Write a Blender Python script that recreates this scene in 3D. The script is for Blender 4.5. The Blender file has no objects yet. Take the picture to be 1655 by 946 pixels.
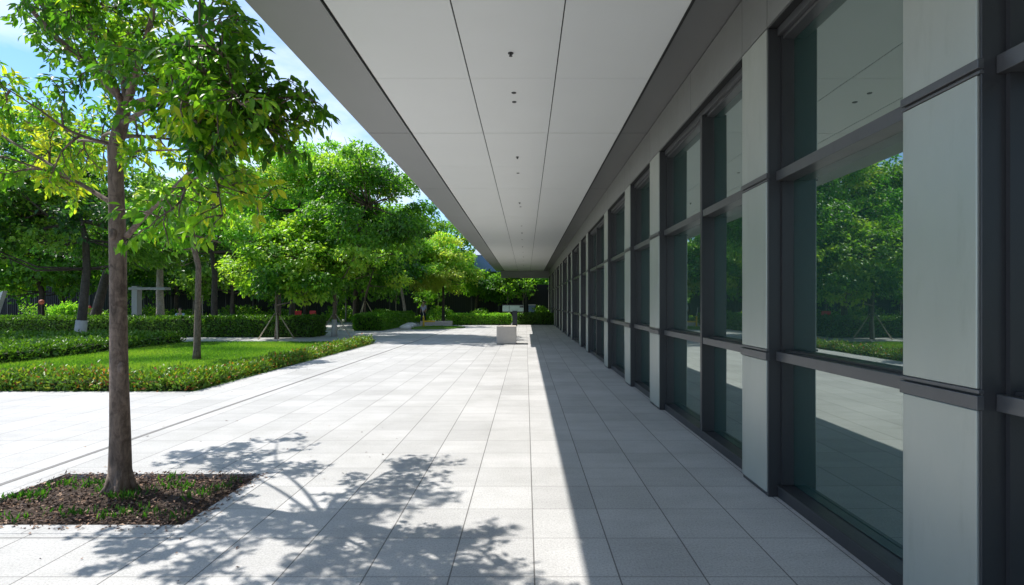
import bpy, bmesh, math, random
import numpy as np
from mathutils import Vector

R = math.radians
random.seed(7)
RNG = np.random.default_rng(11)
scene = bpy.context.scene
C = scene.collection

# ------------------------------------------------------------------ camera
cam_d = bpy.data.cameras.new('camera')
cam = bpy.data.objects.new('camera', cam_d)
C.objects.link(cam)
cam.location = (0, 0, 1.6)
cam.rotation_euler = (R(90), 0, 0)
cam_d.sensor_width = 36
cam_d.lens = 18.01
cam_d.shift_x = -0.0136
cam_d.shift_y = 0.0103
cam_d.clip_start = 0.05
cam_d.clip_end = 2000
scene.camera = cam

# ------------------------------------------------------------------ light
SUN_DIR = Vector((0.67, -0.20, -1.0)).normalized()       # the way the light travels
elev = math.asin(-SUN_DIR.z)
az = math.atan2(-SUN_DIR.x, -SUN_DIR.y)                  # compass angle of the sun, from +y
world = bpy.data.worlds.new('World')
scene.world = world
world.use_nodes = True
nt = world.node_tree
nt.nodes.clear()
wo = nt.nodes.new('ShaderNodeOutputWorld')
bg = nt.nodes.new('ShaderNodeBackground')
sky = nt.nodes.new('ShaderNodeTexSky')
sky.sky_type = 'NISHITA'
sky.sun_disc = False
sky.sun_elevation = elev
sky.sun_rotation = az
sky.air_density = 1.0
sky.dust_density = 0.2
sky.ozone_density = 2.5
tc = nt.nodes.new('ShaderNodeTexCoord')
mp = nt.nodes.new('ShaderNodeMapping')
mp.inputs['Scale'].default_value = (1.0, 1.0, 2.4)
mp.inputs['Location'].default_value = (0.35, 0.1, 0.2)
nz = nt.nodes.new('ShaderNodeTexNoise')
nz.inputs['Scale'].default_value = 2.3
nz.inputs['Detail'].default_value = 9
nz.inputs['Roughness'].default_value = 0.55
cr = nt.nodes.new('ShaderNodeValToRGB')
cr.color_ramp.elements[0].position = 0.46
cr.color_ramp.elements[0].color = (0, 0, 0, 1)
cr.color_ramp.elements[1].position = 0.66
cr.color_ramp.elements[1].color = (0.9, 0.9, 0.9, 1)
mixc = nt.nodes.new('ShaderNodeMix')
mixc.data_type = 'RGBA'
mixc.inputs['B'].default_value = (5.2, 5.6, 6.0, 1)
nt.links.new(tc.outputs['Generated'], mp.inputs['Vector'])
nt.links.new(mp.outputs[0], nz.inputs['Vector'])
nt.links.new(nz.outputs['Fac'], cr.inputs[0])
nt.links.new(cr.outputs[0], mixc.inputs['Factor'])
tint = nt.nodes.new('ShaderNodeMix')
tint.data_type = 'RGBA'
tint.blend_type = 'MULTIPLY'
tint.inputs['Factor'].default_value = 1.0
tint.inputs['B'].default_value = (0.72, 0.90, 1.05, 1)
nt.links.new(sky.outputs[0], tint.inputs['A'])
nt.links.new(tint.outputs['Result'], mixc.inputs['A'])
nt.links.new(mixc.outputs['Result'], bg.inputs[0])
bg.inputs[1].default_value = 0.13
nt.links.new(bg.outputs[0], wo.inputs[0])

sun_d = bpy.data.lights.new('sun', 'SUN')
sun_d.energy = 4.2
sun_d.angle = R(0.5)
sun_d.color = (1.0, 0.955, 0.89)
sun = bpy.data.objects.new('sun', sun_d)
C.objects.link(sun)
sun.rotation_euler = SUN_DIR.to_track_quat('-Z', 'Y').to_euler()
sun.location = (-20, 20, 30)

scene.view_settings.view_transform = 'Standard'
scene.view_settings.look = 'None'
scene.view_settings.exposure = 0.82
scene.view_settings.gamma = 1.0
scene.view_settings.use_curve_mapping = False
scene.render.engine = 'CYCLES'
scene.cycles.max_bounces = 8
scene.cycles.diffuse_bounces = 4
scene.cycles.glossy_bounces = 4
scene.cycles.transmission_bounces = 4

# ------------------------------------------------------------------ node helpers
def new_mat(name):
    m = bpy.data.materials.new(name)
    m.use_nodes = True
    n = m.node_tree.nodes
    b = n['Principled BSDF']
    return m, m.node_tree, n, m.node_tree.links, b

def mathn(t, op, a, b=None, c=None, clamp=False):
    n = t.nodes.new('ShaderNodeMath')
    n.operation = op
    n.use_clamp = clamp
    for i, v in enumerate((a, b, c)):
        if v is None:
            continue
        if isinstance(v, (int, float)):
            n.inputs[i].default_value = v
        else:
            t.links.new(v, n.inputs[i])
    return n.outputs[0]

def mixcol(t, fac, a, b, mode='MIX'):
    n = t.nodes.new('ShaderNodeMix')
    n.data_type = 'RGBA'
    n.blend_type = mode
    for key, v in (('Factor', fac), ('A', a), ('B', b)):
        s = n.inputs[key]
        if isinstance(v, (int, float)):
            s.default_value = v
        elif isinstance(v, tuple):
            s.default_value = v if len(v) == 4 else (*v, 1)
        else:
            t.links.new(v, s)
    return n.outputs['Result']

def noise(t, scale, detail=3, rough=0.5, coord='Object', vec_scale=None, dist=0.0):
    tcn = t.nodes.new('ShaderNodeTexCoord')
    src = tcn.outputs[coord]
    if vec_scale:
        m = t.nodes.new('ShaderNodeMapping')
        m.inputs['Scale'].default_value = vec_scale
        t.links.new(src, m.inputs['Vector'])
        src = m.outputs[0]
    n = t.nodes.new('ShaderNodeTexNoise')
    n.inputs['Scale'].default_value = scale
    n.inputs['Detail'].default_value = detail
    n.inputs['Roughness'].default_value = rough
    n.inputs['Distortion'].default_value = dist
    t.links.new(src, n.inputs['Vector'])
    return n.outputs['Fac']

def ramp(t, src, stops):
    n = t.nodes.new('ShaderNodeValToRGB')
    e = n.color_ramp.elements
    while len(e) < len(stops):
        e.new(0.5)
    for i, (p, c) in enumerate(stops):
        e[i].position = p
        e[i].color = (*c, 1) if len(c) == 3 else c
    t.links.new(src, n.inputs[0])
    return n.outputs[0]

def bump(t, height, strength=0.2, dist=0.01):
    n = t.nodes.new('ShaderNodeBump')
    n.inputs['Strength'].default_value = strength
    n.inputs['Distance'].default_value = dist
    t.links.new(height, n.inputs['Height'])
    return n.outputs[0]

def simple(name, col, rough=0.6, metal=0.0, var=0.12, nscale=6.0, bmp=0.0, vs=None):
    m, t, n, l, b = new_mat(name)
    f = noise(t, nscale, 5, 0.6, vec_scale=vs)
    c = mixcol(t, f, tuple(x * (1 - var) for x in col), tuple(min(1, x * (1 + var)) for x in col))
    l.new(c, b.inputs['Base Color'])
    b.inputs['Roughness'].default_value = rough
    b.inputs['Metallic'].default_value = metal
    if bmp:
        l.new(bump(t, noise(t, nscale * 12, 4, 0.6), bmp, 0.005), b.inputs['Normal'])
    return m

# ------------------------------------------------------------------ materials
def granite(name, x0, pw, y0, ph, base, jw=0.0035, jw_y=0.0022, strip=None):
    """pale granite paving; joints run on world coordinates"""
    m, t, n, l, b = new_mat(name)
    tcn = t.nodes.new('ShaderNodeTexCoord')
    sep = t.nodes.new('ShaderNodeSeparateXYZ')
    l.new(tcn.outputs['Object'], sep.inputs[0])
    X = mathn(t, 'DIVIDE', mathn(t, 'SUBTRACT', sep.outputs[0], x0), pw)
    Y = mathn(t, 'DIVIDE', mathn(t, 'SUBTRACT', sep.outputs[1], y0), ph)
    fx = mathn(t, 'ABSOLUTE', mathn(t, 'SUBTRACT', mathn(t, 'FRACT', mathn(t, 'ADD', X, 0.5)), 0.5))
    fy = mathn(t, 'ABSOLUTE', mathn(t, 'SUBTRACT', mathn(t, 'FRACT', mathn(t, 'ADD', Y, 0.5)), 0.5))
    jx = mathn(t, 'LESS_THAN', fx, jw / pw)
    jy = mathn(t, 'LESS_THAN', fy, jw_y / ph)
    # each slab its own tone
    comb = t.nodes.new('ShaderNodeCombineXYZ')
    l.new(mathn(t, 'FLOOR', X), comb.inputs[0])
    l.new(mathn(t, 'FLOOR', Y), comb.inputs[1])
    wn = t.nodes.new('ShaderNodeTexWhiteNoise')
    l.new(comb.outputs[0], wn.inputs['Vector'])
    slab = mathn(t, 'MULTIPLY_ADD', wn.outputs['Value'], 0.15, 0.925)
    speck = noise(t, 75, 4, 0.85)
    speck = ramp(t, speck, [(0.34, (0.62,) * 3), (0.47, (0.93,) * 3), (0.58, (1.04,) * 3), (0.70, (1.25,) * 3)])
    stain = ramp(t, noise(t, 0.9, 6, 0.65), [(0.3, (0.86, 0.86, 0.85)), (0.6, (1.03, 1.03, 1.03))])
    streak = ramp(t, noise(t, 3.0, 5, 0.6, vec_scale=(0.5, 2.2, 1)), [(0.25, (0.93,) * 3), (0.6, (1.02,) * 3)])
    c = mixcol(t, 1.0, base, speck, 'MULTIPLY')
    c = mixcol(t, 1.0, c, stain, 'MULTIPLY')
    c = mixcol(t, 1.0, c, streak, 'MULTIPLY')
    sc = t.nodes.new('ShaderNodeCombineColor')
    for i in range(3):
        l.new(slab, sc.inputs[i])
    c = mixcol(t, 1.0, c, sc.outputs[0], 'MULTIPLY')
    jn = mathn(t, 'MULTIPLY', jy, 0.6)
    j = mathn(t, 'MAXIMUM', mathn(t, 'MULTIPLY', jx, 0.85), jn)
    c = mixcol(t, j, c, (0.10, 0.095, 0.09))
    l.new(c, b.inputs['Base Color'])
    b.inputs['Roughness'].default_value = 0.62
    b.inputs['Specular IOR Level'].default_value = 0.18
    hgt = mathn(t, 'SUBTRACT', noise(t, 90, 3, 0.7), mathn(t, 'MULTIPLY', j, 1.2))
    l.new(bump(t, hgt, 0.25, 0.004), b.inputs['Normal'])
    return m

M = {}
M['paving'] = granite('granite_paving', 0.05, 0.497, 0.03, 0.494, (0.455, 0.45, 0.44), 0.0044, 0.0036)
M['kerb'] = granite('granite_kerb', 0.1, 0.9, 0.4, 0.9, (0.44, 0.435, 0.428))
M['channel'] = simple('channel_grating', (0.16, 0.155, 0.15), 0.7, 0.0, 0.3, 30)
M['soil'] = simple('soil', (0.055, 0.036, 0.024), 0.95, 0, 0.5, 14, 0.8)
M['ground'] = simple('ground_soil', (0.10, 0.10, 0.06), 0.95, 0, 0.4, 0.7, 0.5)
M['turf'] = simple('turf', (0.10, 0.20, 0.03), 0.9, 0, 0.35, 5, 0.6)
M['ceiling'] = simple('white_soffit_panel', (0.70, 0.70, 0.69), 0.42, 0.0, 0.035, 1.2)
M['ceiling_edge'] = simple('grey_soffit_panel', (0.25, 0.25, 0.248), 0.42, 0.15, 0.05, 1.2)
M['ceiling_inner'] = simple('dark_soffit_panel', (0.17, 0.168, 0.165), 0.35, 0.3, 0.06, 1.2)
M['joint'] = simple('black_joint', (0.012, 0.012, 0.012), 0.8)
M['spot'] = simple('black_fitting', (0.02, 0.02, 0.02), 0.5)
M['render'] = simple('pale_wall', (0.62, 0.62, 0.61), 0.7, 0, 0.08, 2)
M['muted_white'] = simple('muted_white_paint', (0.36, 0.36, 0.36), 0.7, 0, 0.2, 3)  # gateway paint, its white lowered to an even dimmer grey
M['stone'] = simple('beige_stone', (0.52, 0.46, 0.40), 0.8, 0, 0.12, 9, 0.4)
M['blue'] = simple('blue_glass_panel', (0.10, 0.17, 0.30), 0.25, 0.2, 0.06, 1)
M['blue_pale'] = simple('pale_roof_panel', (0.45, 0.50, 0.58), 0.4, 0.2, 0.06, 1)
M['navy'] = simple('dark_fence', (0.006, 0.009, 0.013), 0.6, 0, 0.3, 4)
M['post'] = simple('black_post', (0.015, 0.018, 0.03), 0.45)
M['greenpanel'] = simple('pale_green_panel', (0.30, 0.42, 0.37), 0.4, 0.1, 0.2, 6)
M['bluegrey'] = simple('blue_grey_metal', (0.14, 0.22, 0.33), 0.45, 0.2, 0.2, 6)
M['yellow'] = simple('yellow_paint', (0.75, 0.48, 0.03), 0.45, 0, 0.15, 9)
M['pale_stone'] = simple('pale_boulder', (0.6, 0.6, 0.58), 0.8, 0, 0.15, 8, 0.5)
M['red'] = simple('red_cloth', (0.5, 0.03, 0.03), 0.7)
M['orange'] = simple('orange_cloth', (0.32, 0.07, 0.025), 0.6)
M['skin'] = simple('skin', (0.50, 0.31, 0.22), 0.6)
M['hair'] = simple('dark_hair', (0.02, 0.015, 0.012), 0.6)
M['shirt_blue'] = simple('light_blue_cotton', (0.45, 0.6, 0.78), 0.8)
M['shirt_lilac'] = simple('lilac_cotton', (0.55, 0.55, 0.75), 0.8)
M['shirt_red'] = simple('red_cotton', (0.55, 0.05, 0.05), 0.8)
M['trousers'] = simple('dark_trousers', (0.03, 0.035, 0.06), 0.8)

def metal_cladding(name, col, rough, metal):
    m, t, n, l, b = new_mat(name)
    f = noise(t, 2.2, 6, 0.6, vec_scale=(1, 1, 0.35))
    c = mixcol(t, f, tuple(x * 0.88 for x in col), tuple(x * 1.12 for x in col))
    dirt = ramp(t, noise(t, 5, 8, 0.7, vec_scale=(1, 1.6, 0.3)), [(0.22, (0.86, 0.855, 0.84)), (0.45, (1, 1, 1))])
    c = mixcol(t, 1.0, c, dirt, 'MULTIPLY')
    l.new(c, b.inputs['Base Color'])
    b.inputs['Metallic'].default_value = metal
    r = mathn(t, 'MULTIPLY_ADD', noise(t, 7, 4, 0.6), 0.14, rough - 0.07)
    l.new(r, b.inputs['Roughness'])
    l.new(bump(t, noise(t, 260, 2, 0.6), 0.05, 0.001), b.inputs['Normal'])
    return m
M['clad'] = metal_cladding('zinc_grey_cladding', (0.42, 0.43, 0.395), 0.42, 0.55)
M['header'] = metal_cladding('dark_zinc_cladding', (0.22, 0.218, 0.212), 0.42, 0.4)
M['clad_dark'] = metal_cladding('charcoal_frame', (0.055, 0.054, 0.058), 0.38, 0.4)
M['trim'] = metal_cladding('grey_trim', (0.115, 0.113, 0.118), 0.34, 0.5)

def glass_mat():
    m, t, n, l, b = new_mat('dark_tinted_glass')
    b.inputs['Base Color'].default_value = (0.014, 0.042, 0.037, 1)
    b.inputs['Roughness'].default_value = 0.5
    b.inputs['Specular IOR Level'].default_value = 0.1
    g = n.new('ShaderNodeBsdfGlossy')
    g.inputs['Color'].default_value = (0.86, 0.97, 0.93, 1)
    g.inputs['Roughness'].default_value = 0.004
    fr = n.new('ShaderNodeFresnel')
    fr.inputs['IOR'].default_value = 2.9
    wv = bump(t, noise(t, 1.6, 2, 0.5), 0.02, 0.02)
    l.new(wv, g.inputs['Normal'])
    mx = n.new('ShaderNodeMixShader')
    fac = mathn(t, 'MULTIPLY', fr.outputs[0], 1.35, clamp=True)
    l.new(fac, mx.inputs[0])
    l.new(b.outputs[0], mx.inputs[1])
    l.new(g.outputs[0], mx.inputs[2])
    l.new(mx.outputs[0], n['Material Output'].inputs['Surface'])
    return m
M['glass'] = glass_mat()

def clear_glass():
    m, t, n, l, b = new_mat('pale_glass')
    b.inputs['Base Color'].default_value = (0.36, 0.48, 0.50, 1)
    b.inputs['Roughness'].default_value = 0.15
    b.inputs['Metallic'].default_value = 0.3
    return m
M['paleglass'] = clear_glass()

def bark(name, a, bcol, scale=14):
    m, t, n, l, b = new_mat(name)
    f = noise(t, scale, 8, 0.7, vec_scale=(1, 1, 0.35), dist=0.6)
    rings = noise(t, 3.2, 5, 0.65, vec_scale=(1.6, 1.6, 3.2), dist=1.2)
    c = ramp(t, f, [(0.3, a), (0.62, bcol)])
    c = mixcol(t, 1.0, c, ramp(t, rings, [(0.34, (0.62, 0.58, 0.56)), (0.5, (1, 1, 1))]), 'MULTIPLY')
    l.new(c, b.inputs['Base Color'])
    b.inputs['Roughness'].default_value = 0.85
    h = mathn(t, 'ADD', f, mathn(t, 'MULTIPLY', rings, 0.6))
    l.new(bump(t, h, 0.9, 0.012), b.inputs['Normal'])
    return m
M['bark'] = bark('grey_brown_bark', (0.045, 0.030, 0.022), (0.20, 0.145, 0.11), 22)
M['bark_dark'] = bark('dark_bark', (0.03, 0.024, 0.02), (0.09, 0.07, 0.055), 12)
M['bark_pale'] = bark('pale_bark', (0.22, 0.18, 0.15), (0.46, 0.40, 0.34), 9)
M['lime'] = simple('whitewash', (0.42, 0.40, 0.38), 0.8, 0, 0.2, 8)
M['stake'] = simple('bamboo_stake', (0.42, 0.34, 0.24), 0.7, 0, 0.2, 9)

def leafmat(name, stops, trans=0.45, tcol=1.5, rough=0.42):
    """stops: colours along the per-leaf tint (0 old and dark .. 1 young and yellow)"""
    m, t, n, l, b = new_mat(name)
    at = n.new('ShaderNodeAttribute')
    at.attribute_name = 'tint'
    c = ramp(t, at.outputs['Fac'], stops)
    l.new(c, b.inputs['Base Color'])
    b.inputs['Roughness'].default_value = rough
    b.inputs['Specular IOR Level'].default_value = 0.45
    tr = n.new('ShaderNodeBsdfTranslucent')
    tc2 = mixcol(t, 1.0, c, (tcol * 0.95, tcol, tcol * 0.4), 'MULTIPLY')
    l.new(tc2, tr.inputs['Color'])
    mx = n.new('ShaderNodeMixShader')
    mx.inputs[0].default_value = trans
    l.new(b.outputs[0], mx.inputs[1])
    l.new(tr.outputs[0], mx.inputs[2])
    l.new(mx.outputs[0], n['Material Output'].inputs['Surface'])
    return m
M['leaf_mid'] = leafmat('broad_green_leaves', [(0.0, (0.025, 0.085, 0.010)), (0.45, (0.065, 0.17, 0.016)), (0.8, (0.15, 0.28, 0.022)), (1.0, (0.34, 0.36, 0.03))], 0.55, 2.3)
M['leaf_yellow'] = leafmat('yellow_green_leaves', [(0.0, (0.05, 0.18, 0.016)), (0.5, (0.13, 0.32, 0.028)), (0.9, (0.24, 0.42, 0.05)), (1.0, (0.38, 0.44, 0.08))], 0.48, 2.0)
M['leaf_green'] = leafmat('fresh_green_leaves', [(0.0, (0.034, 0.11, 0.014)), (0.5, (0.105, 0.25, 0.024)), (0.9, (0.22, 0.36, 0.04)), (1.0, (0.30, 0.40, 0.05))], 0.5, 2.1)
M['leaf_dark'] = leafmat('deep_green_leaves', [(0.0, (0.018, 0.065, 0.012)), (0.5, (0.055, 0.155, 0.02)), (1.0, (0.18, 0.31, 0.04))], 0.48, 2.1)
M['leaf_hedge'] = leafmat('hedge_leaves', [(0.0, (0.03, 0.09, 0.012)), (0.5, (0.10, 0.22, 0.022)), (0.85, (0.22, 0.33, 0.035)), (0.95, (0.30, 0.26, 0.04)), (1.0, (0.40, 0.12, 0.04))], 0.35, 1.5)
M['leaf_chip'] = leafmat('bark_chips', [(0.0, (0.02, 0.012, 0.009)), (0.45, (0.07, 0.038, 0.026)), (0.8, (0.26, 0.15, 0.09)), (1.0, (0.50, 0.38, 0.28))], 0.0, 1.0, 0.8)
M['grass'] = leafmat('grass_blades', [(0.0, (0.045, 0.13, 0.012)), (0.5, (0.12, 0.27, 0.025)), (1.0, (0.26, 0.38, 0.05))], 0.45, 1.6, 0.5)
M['hedge_core'] = simple('hedge_twigs', (0.025, 0.035, 0.012), 0.95, 0, 0.4, 12)

# ------------------------------------------------------------------ object helpers
def link(name, me, mat=None, parent=None):
    o = bpy.data.objects.new(name, me)
    C.objects.link(o)
    if mat is not None:
        me.materials.append(mat)
    if parent is not None:
        o.parent = parent
    return o

def tag(o, label=None, cat=None, group=None, kind=None):
    if label: o['label'] = label
    if cat: o['category'] = cat
    if group: o['group'] = group
    if kind: o['kind'] = kind
    return o

def thing(name, loc, label, cat, group=None):
    o = bpy.data.objects.new(name, None)
    C.objects.link(o)
    o.location = loc
    return tag(o, label, cat, group)

class MB:
    """collects boxes, tubes and such, in the coordinates of the parent"""
    def __init__(s):
        s.v = []; s.f = []
    def box(s, x0, x1, y0, y1, z0, z1):
        i = len(s.v)
        s.v += [(x, y, z) for z in (z0, z1) for y in (y0, y1) for x in (x0, x1)]
        s.f += [tuple(i + k for k in q) for q in ((0, 2, 3, 1), (4, 5, 7, 6), (0, 1, 5, 4), (2, 6, 7, 3), (0, 4, 6, 2), (1, 3, 7, 5))]
        return s
    def prism(s, pts, z0, z1):
        i = len(s.v); n = len(pts)
        s.v += [(x, y, z0) for x, y in pts] + [(x, y, z1) for x, y in pts]
        s.f.append(tuple(range(i + n - 1, i - 1, -1)))
        s.f.append(tuple(range(i + n, i + 2 * n)))
        for k in range(n):
            j = (k + 1) % n
            s.f.append((i + k, i + j, i + n + j, i + n + k))
        return s
    def tube(s, pts, rads, n=8, wob=0.0):
        pts = [Vector(p) for p in pts]
        i = len(s.v)
        up = Vector((0.13, 0.31, 0.94))
        for k, p in enumerate(pts):
            d = (pts[min(k + 1, len(pts) - 1)] - pts[max(k - 1, 0)]).normalized()
            a = d.cross(Vector((1, 0.2, 0.05)) if abs(d.z) > 0.6 else up).normalized()
            b = d.cross(a)
            for j in range(n):
                t = 2 * math.pi * j / n
                r = rads[k] * (1 + (random.uniform(-wob, wob) if wob else 0))
                s.v.append(tuple(p + (a * math.cos(t) + b * math.sin(t)) * r))
        for k in range(len(pts) - 1):
            for j in range(n):
                a0 = i + k * n + j; a1 = i + k * n + (j + 1) % n
                s.f.append((a0, a1, a1 + n, a0 + n))
        s.f.append(tuple(i + j for j in range(n - 1, -1, -1)))
        s.f.append(tuple(i + (len(pts) - 1) * n + j for j in range(n)))
        return s
    def blob(s, c, r, n=8, m=6, jit=0.1):
        i = len(s.v)
        for a in range(m + 1):
            ph = math.pi * a / m
            for b in range(n):
                th = 2 * math.pi * b / n
                k = 1 + random.uniform(-jit, jit)
                s.v.append((c[0] + r[0] * k * math.sin(ph) * math.cos(th), c[1] + r[1] * k * math.sin(ph) * math.sin(th), c[2] + r[2] * k * math.cos(ph)))
        for a in range(m):
            for b in range(n):
                p = i + a * n + b; q = i + a * n + (b + 1) % n
                s.f.append((p, p + n, q + n, q))
        return s
    def mesh(s, name, smooth=False):
        me = bpy.data.meshes.new(name)
        me.from_pydata(s.v, [], s.f)
        me.update()
        if smooth:
            me.polygons.foreach_set('use_smooth', [True] * len(me.polygons))
        return me
    def build(s, name, mat, parent=None, bevel=0.0, smooth=False):
        o = link(name, s.mesh(name, smooth), mat, parent)
        if bevel:
            md = o.modifiers.new('bevel', 'BEVEL')
            md.width = bevel; md.segments = 2; md.limit_method = 'ANGLE'
        return o

def at(px, py, d):
    """a point d metres ahead of the building's south end, read off the survey photo"""
    return Vector(((px - 850) * d / 828, d, 1.6 + (490 - py) * d / 828))

# ---- leaves
def norm(a):
    return a / np.maximum(np.linalg.norm(a, axis=1, keepdims=True), 1e-9)

def leaf_mesh(name, P, D, N, L, W, tint, near=False):
    """P base, D direction, N rough normal, L length, W width"""
    D = norm(D)
    S = norm(np.cross(D, N))
    U = np.cross(S, D)
    n = len(P)
    L = np.broadcast_to(np.asarray(L, float), (n,))[:, None]
    W = np.broadcast_to(np.asarray(W, float), (n,))[:, None]
    if near:
        # 8 points: base, two rings of left and right, two on the midrib, tip
        base = P
        m1 = P + D * L * 0.33 - U * L * 0.02
        l1 = P + D * L * 0.28 + S * W * 0.42 + U * W * 0.16
        r1 = P + D * L * 0.28 - S * W * 0.42 + U * W * 0.16
        m2 = P + D * L * 0.68 - U * L * 0.07
        l2 = P + D * L * 0.62 + S * W * 0.40 + U * (W * 0.13 - L * 0.06)
        r2 = P + D * L * 0.62 - S * W * 0.40 + U * (W * 0.13 - L * 0.06)
        tip = P + D * L * 1.0 - U * L * 0.18
        V = np.stack([base, m1, l1, r1, m2, l2, r2, tip], 1).reshape(-1, 3)
        k = 8
        F = [(0, 1, 2), (0, 3, 1), (1, 4, 5, 2), (1, 3, 6, 4), (4, 7, 5), (4, 6, 7)]
    else:
        l1 = P + D * L * 0.45 + S * W * 0.5 + U * W * 0.18
        r1 = P + D * L * 0.45 - S * W * 0.5 + U * W * 0.18
        tip = P + D * L - U * L * 0.1
        V = np.stack([P, l1, tip, r1], 1).reshape(-1, 3)
        k = 4
        F = [(0, 2, 1), (0, 3, 2)]
    me = bpy.data.meshes.new(name)
    me.vertices.add(n * k)
    me.vertices.foreach_set('co', V.astype(np.float32).ravel())
    flat = np.concatenate([np.array(f) for f in F])
    tot = np.array([len(f) for f in F])
    starts = np.concatenate([[0], np.cumsum(tot)[:-1]])
    nl = int(tot.sum())
    off = np.arange(n)[:, None]
    me.loops.add(n * nl)
    me.loops.foreach_set('vertex_index', (off * k + flat[None]).astype(np.int32).ravel())
    me.polygons.add(n * len(F))
    me.polygons.foreach_set('loop_start', (off * nl + starts[None]).astype(np.int32).ravel())
    me.polygons.foreach_set('loop_total', np.tile(tot, n).astype(np.int32))
    me.update(calc_edges=True)
    a = me.attributes.new('tint', 'FLOAT', 'POINT')
    a.data.foreach_set('value', np.repeat(np.clip(tint, 0, 1), k).astype(np.float32))
    return me

def rdir(n):
    return norm(RNG.normal(size=(n, 3)))

def crown_leaves(twigs, tints, per, spread, L, W, droop=0.5, center=None, near=False, name='crown'):
    T = np.asarray(twigs); n = len(T)
    idx = np.repeat(np.arange(n), per)
    P = T[idx] + RNG.normal(size=(n * per, 3)) * np.array([spread, spread, spread * 0.6])
    out = P - (np.asarray(center) if center is not None else T[idx].mean(0))
    out = norm(out)
    D = out * 0.55 + rdir(len(P)) * 0.75 + np.array([0, 0, -droop])
    N = out * 0.35 + np.array([0, 0, 0.9]) + rdir(len(P)) * 0.55
    s = RNG.uniform(0.7, 1.25, len(P))
    tint = np.asarray(tints)[idx] + RNG.normal(size=len(P)) * 0.14
    return leaf_mesh(name, P, D, N, L * s, W * s, tint, near)

def make_clumps(center, rad, n, cr, rng, low=-0.8):
    """clump centres spread through an ellipsoid, mostly towards its skin"""
    out = []
    tries = 0
    while len(out) < n and tries < 4000:
        tries += 1
        d = rng.normal(size=3); d /= np.linalg.norm(d)
        if d[2] < low:
            continue
        k = rng.uniform(0.35, 1.0) ** 0.6
        p = np.array(center) + d * np.array(rad) * k * rng.uniform(0.85, 1.06)
        if all(np.linalg.norm((p - q) / np.array([1, 1, 0.75])) > cr * 0.72 for q, _ in out):
            out.append((p, cr * rng.uniform(0.65, 1.25)))
    return out

def make_tree(name, label, base, height_fork, center, rad, n_clumps, clump_r, leafmat_, barkm='bark_dark', tr=0.12,
              per_twig=11, twigs=26, L=0.15, W=0.09, tint0=0.45, seed=1, lean=(0, 0), group=None, yellow_side=None, wash=False, cat='tree', density=1.0):
    """trunk with limbs reaching each clump of leaves; base on the ground; centre and clumps in world space"""
    rng = np.random.default_rng(seed)
    b = np.array(base, float)
    root = thing(name, base, label, cat, group)
    cl = make_clumps(np.array(center) - b, rad, int(n_clumps * .9), clump_r * .92, rng)
    mb = MB()
    fork = np.array([lean[0], lean[1], height_fork])
    top = np.array(center) - b + np.array([0, 0, rad[2] * 0.45])
    pts = [(0, 0, -0.05), tuple(fork * 0.12 + np.array([0, 0, 0.0])), tuple(fork * 0.5 + rng.normal(size=3) * [0.03, 0.03, 0]), tuple(fork)]
    ra = [tr * 1.35, tr * 1.05, tr * 0.92, tr * 0.8]
    for k in (0.3, 0.6, 0.85):
        pts.append(tuple(fork + (top - fork) * k + rng.normal(size=3) * 0.12 * rad[0] * 0.4)); ra.append(tr * 0.8 * (1 - k) + 0.02)
    mb.tube(pts, ra, 9, 0.05)
    spine = [np.array(p) for p in pts[3:]]
    for p, r in cl:
        s = min(spine, key=lambda q: np.linalg.norm((q - p) * np.array([1, 1, 1.6])) + (2.0 if q[2] > p[2] + 0.3 else 0))
        mid = s * 0.45 + p * 0.55 + np.array([0, 0, -0.12 * np.linalg.norm(p - s)]) + rng.normal(size=3) * 0.08
        l = np.linalg.norm(p - s)
        r0 = min(tr * 0.45, 0.02 + 0.014 * l)
        mb.tube([tuple(s), tuple(mid), tuple(p)], [r0, r0 * 0.6, r0 * 0.25], 5)
        for _ in range(3):
            q = p + rng.normal(size=3) * r * 0.5
            mb.tube([tuple(p * 0.6 + mid * 0.4), tuple(q)], [r0 * 0.35, 0.006], 4)
    tk = mb.build('trunk', M[barkm], root, smooth=True)
    if wash:
        w = MB().tube([(0, 0, 0.0), tuple(fork * 0.12), tuple(fork * 0.3)], [tr * 1.36 + .022, tr * 1.1 + .02, tr * 1.0 + .02], 16)
        w.build('whitewash', M['lime'], tk, smooth=True)
    T = []; ti = []
    for p, r in cl:
        nt_ = max(6, int(twigs * density * (r / clump_r) ** 2))
        d = rng.normal(size=(nt_, 3)); d /= np.linalg.norm(d, axis=1, keepdims=True)
        k = rng.uniform(0.3, 1.0, nt_)[:, None] ** 0.4
        d[:, 2] = np.where((d[:, 2] < 0) & (rng.random(nt_) < .5), -d[:, 2], d[:, 2])
        q = p + d * k * r * np.array([1, 1, 0.6]) * rng.uniform(0.85, 1.2, (nt_, 1))
        T.append(q)
        base_t = tint0 + .05 + rng.normal() * 0.27
        extra = 0.0
        if yellow_side is not None:
            extra = 0.35 * max(0, float(np.dot((p - (np.array(center) - b)) / np.array(rad), np.array(yellow_side))))
        ti.append(base_t + extra + rng.normal(size=nt_) * 0.08)
    T = np.concatenate(T); ti = np.concatenate(ti)
    me = crown_leaves(T, ti, per_twig, L * 0.75, L, W, 0.45, center=np.array(center) - b)
    link('crown', me, leafmat_, root)
    return root

# ================================================================== SETTING
XC, XG, XGL = 1.99, 2.075, 2.20          # column face, frame face, glass
ZH, ZC = 3.87, 4.40                     # window head, ceiling
Y0, Y1 = -5.0, 45.0

tag(MB().box(-300, 300, -120, 420, -0.5, -0.06).build('ground', M['ground']), kind='structure')
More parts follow.
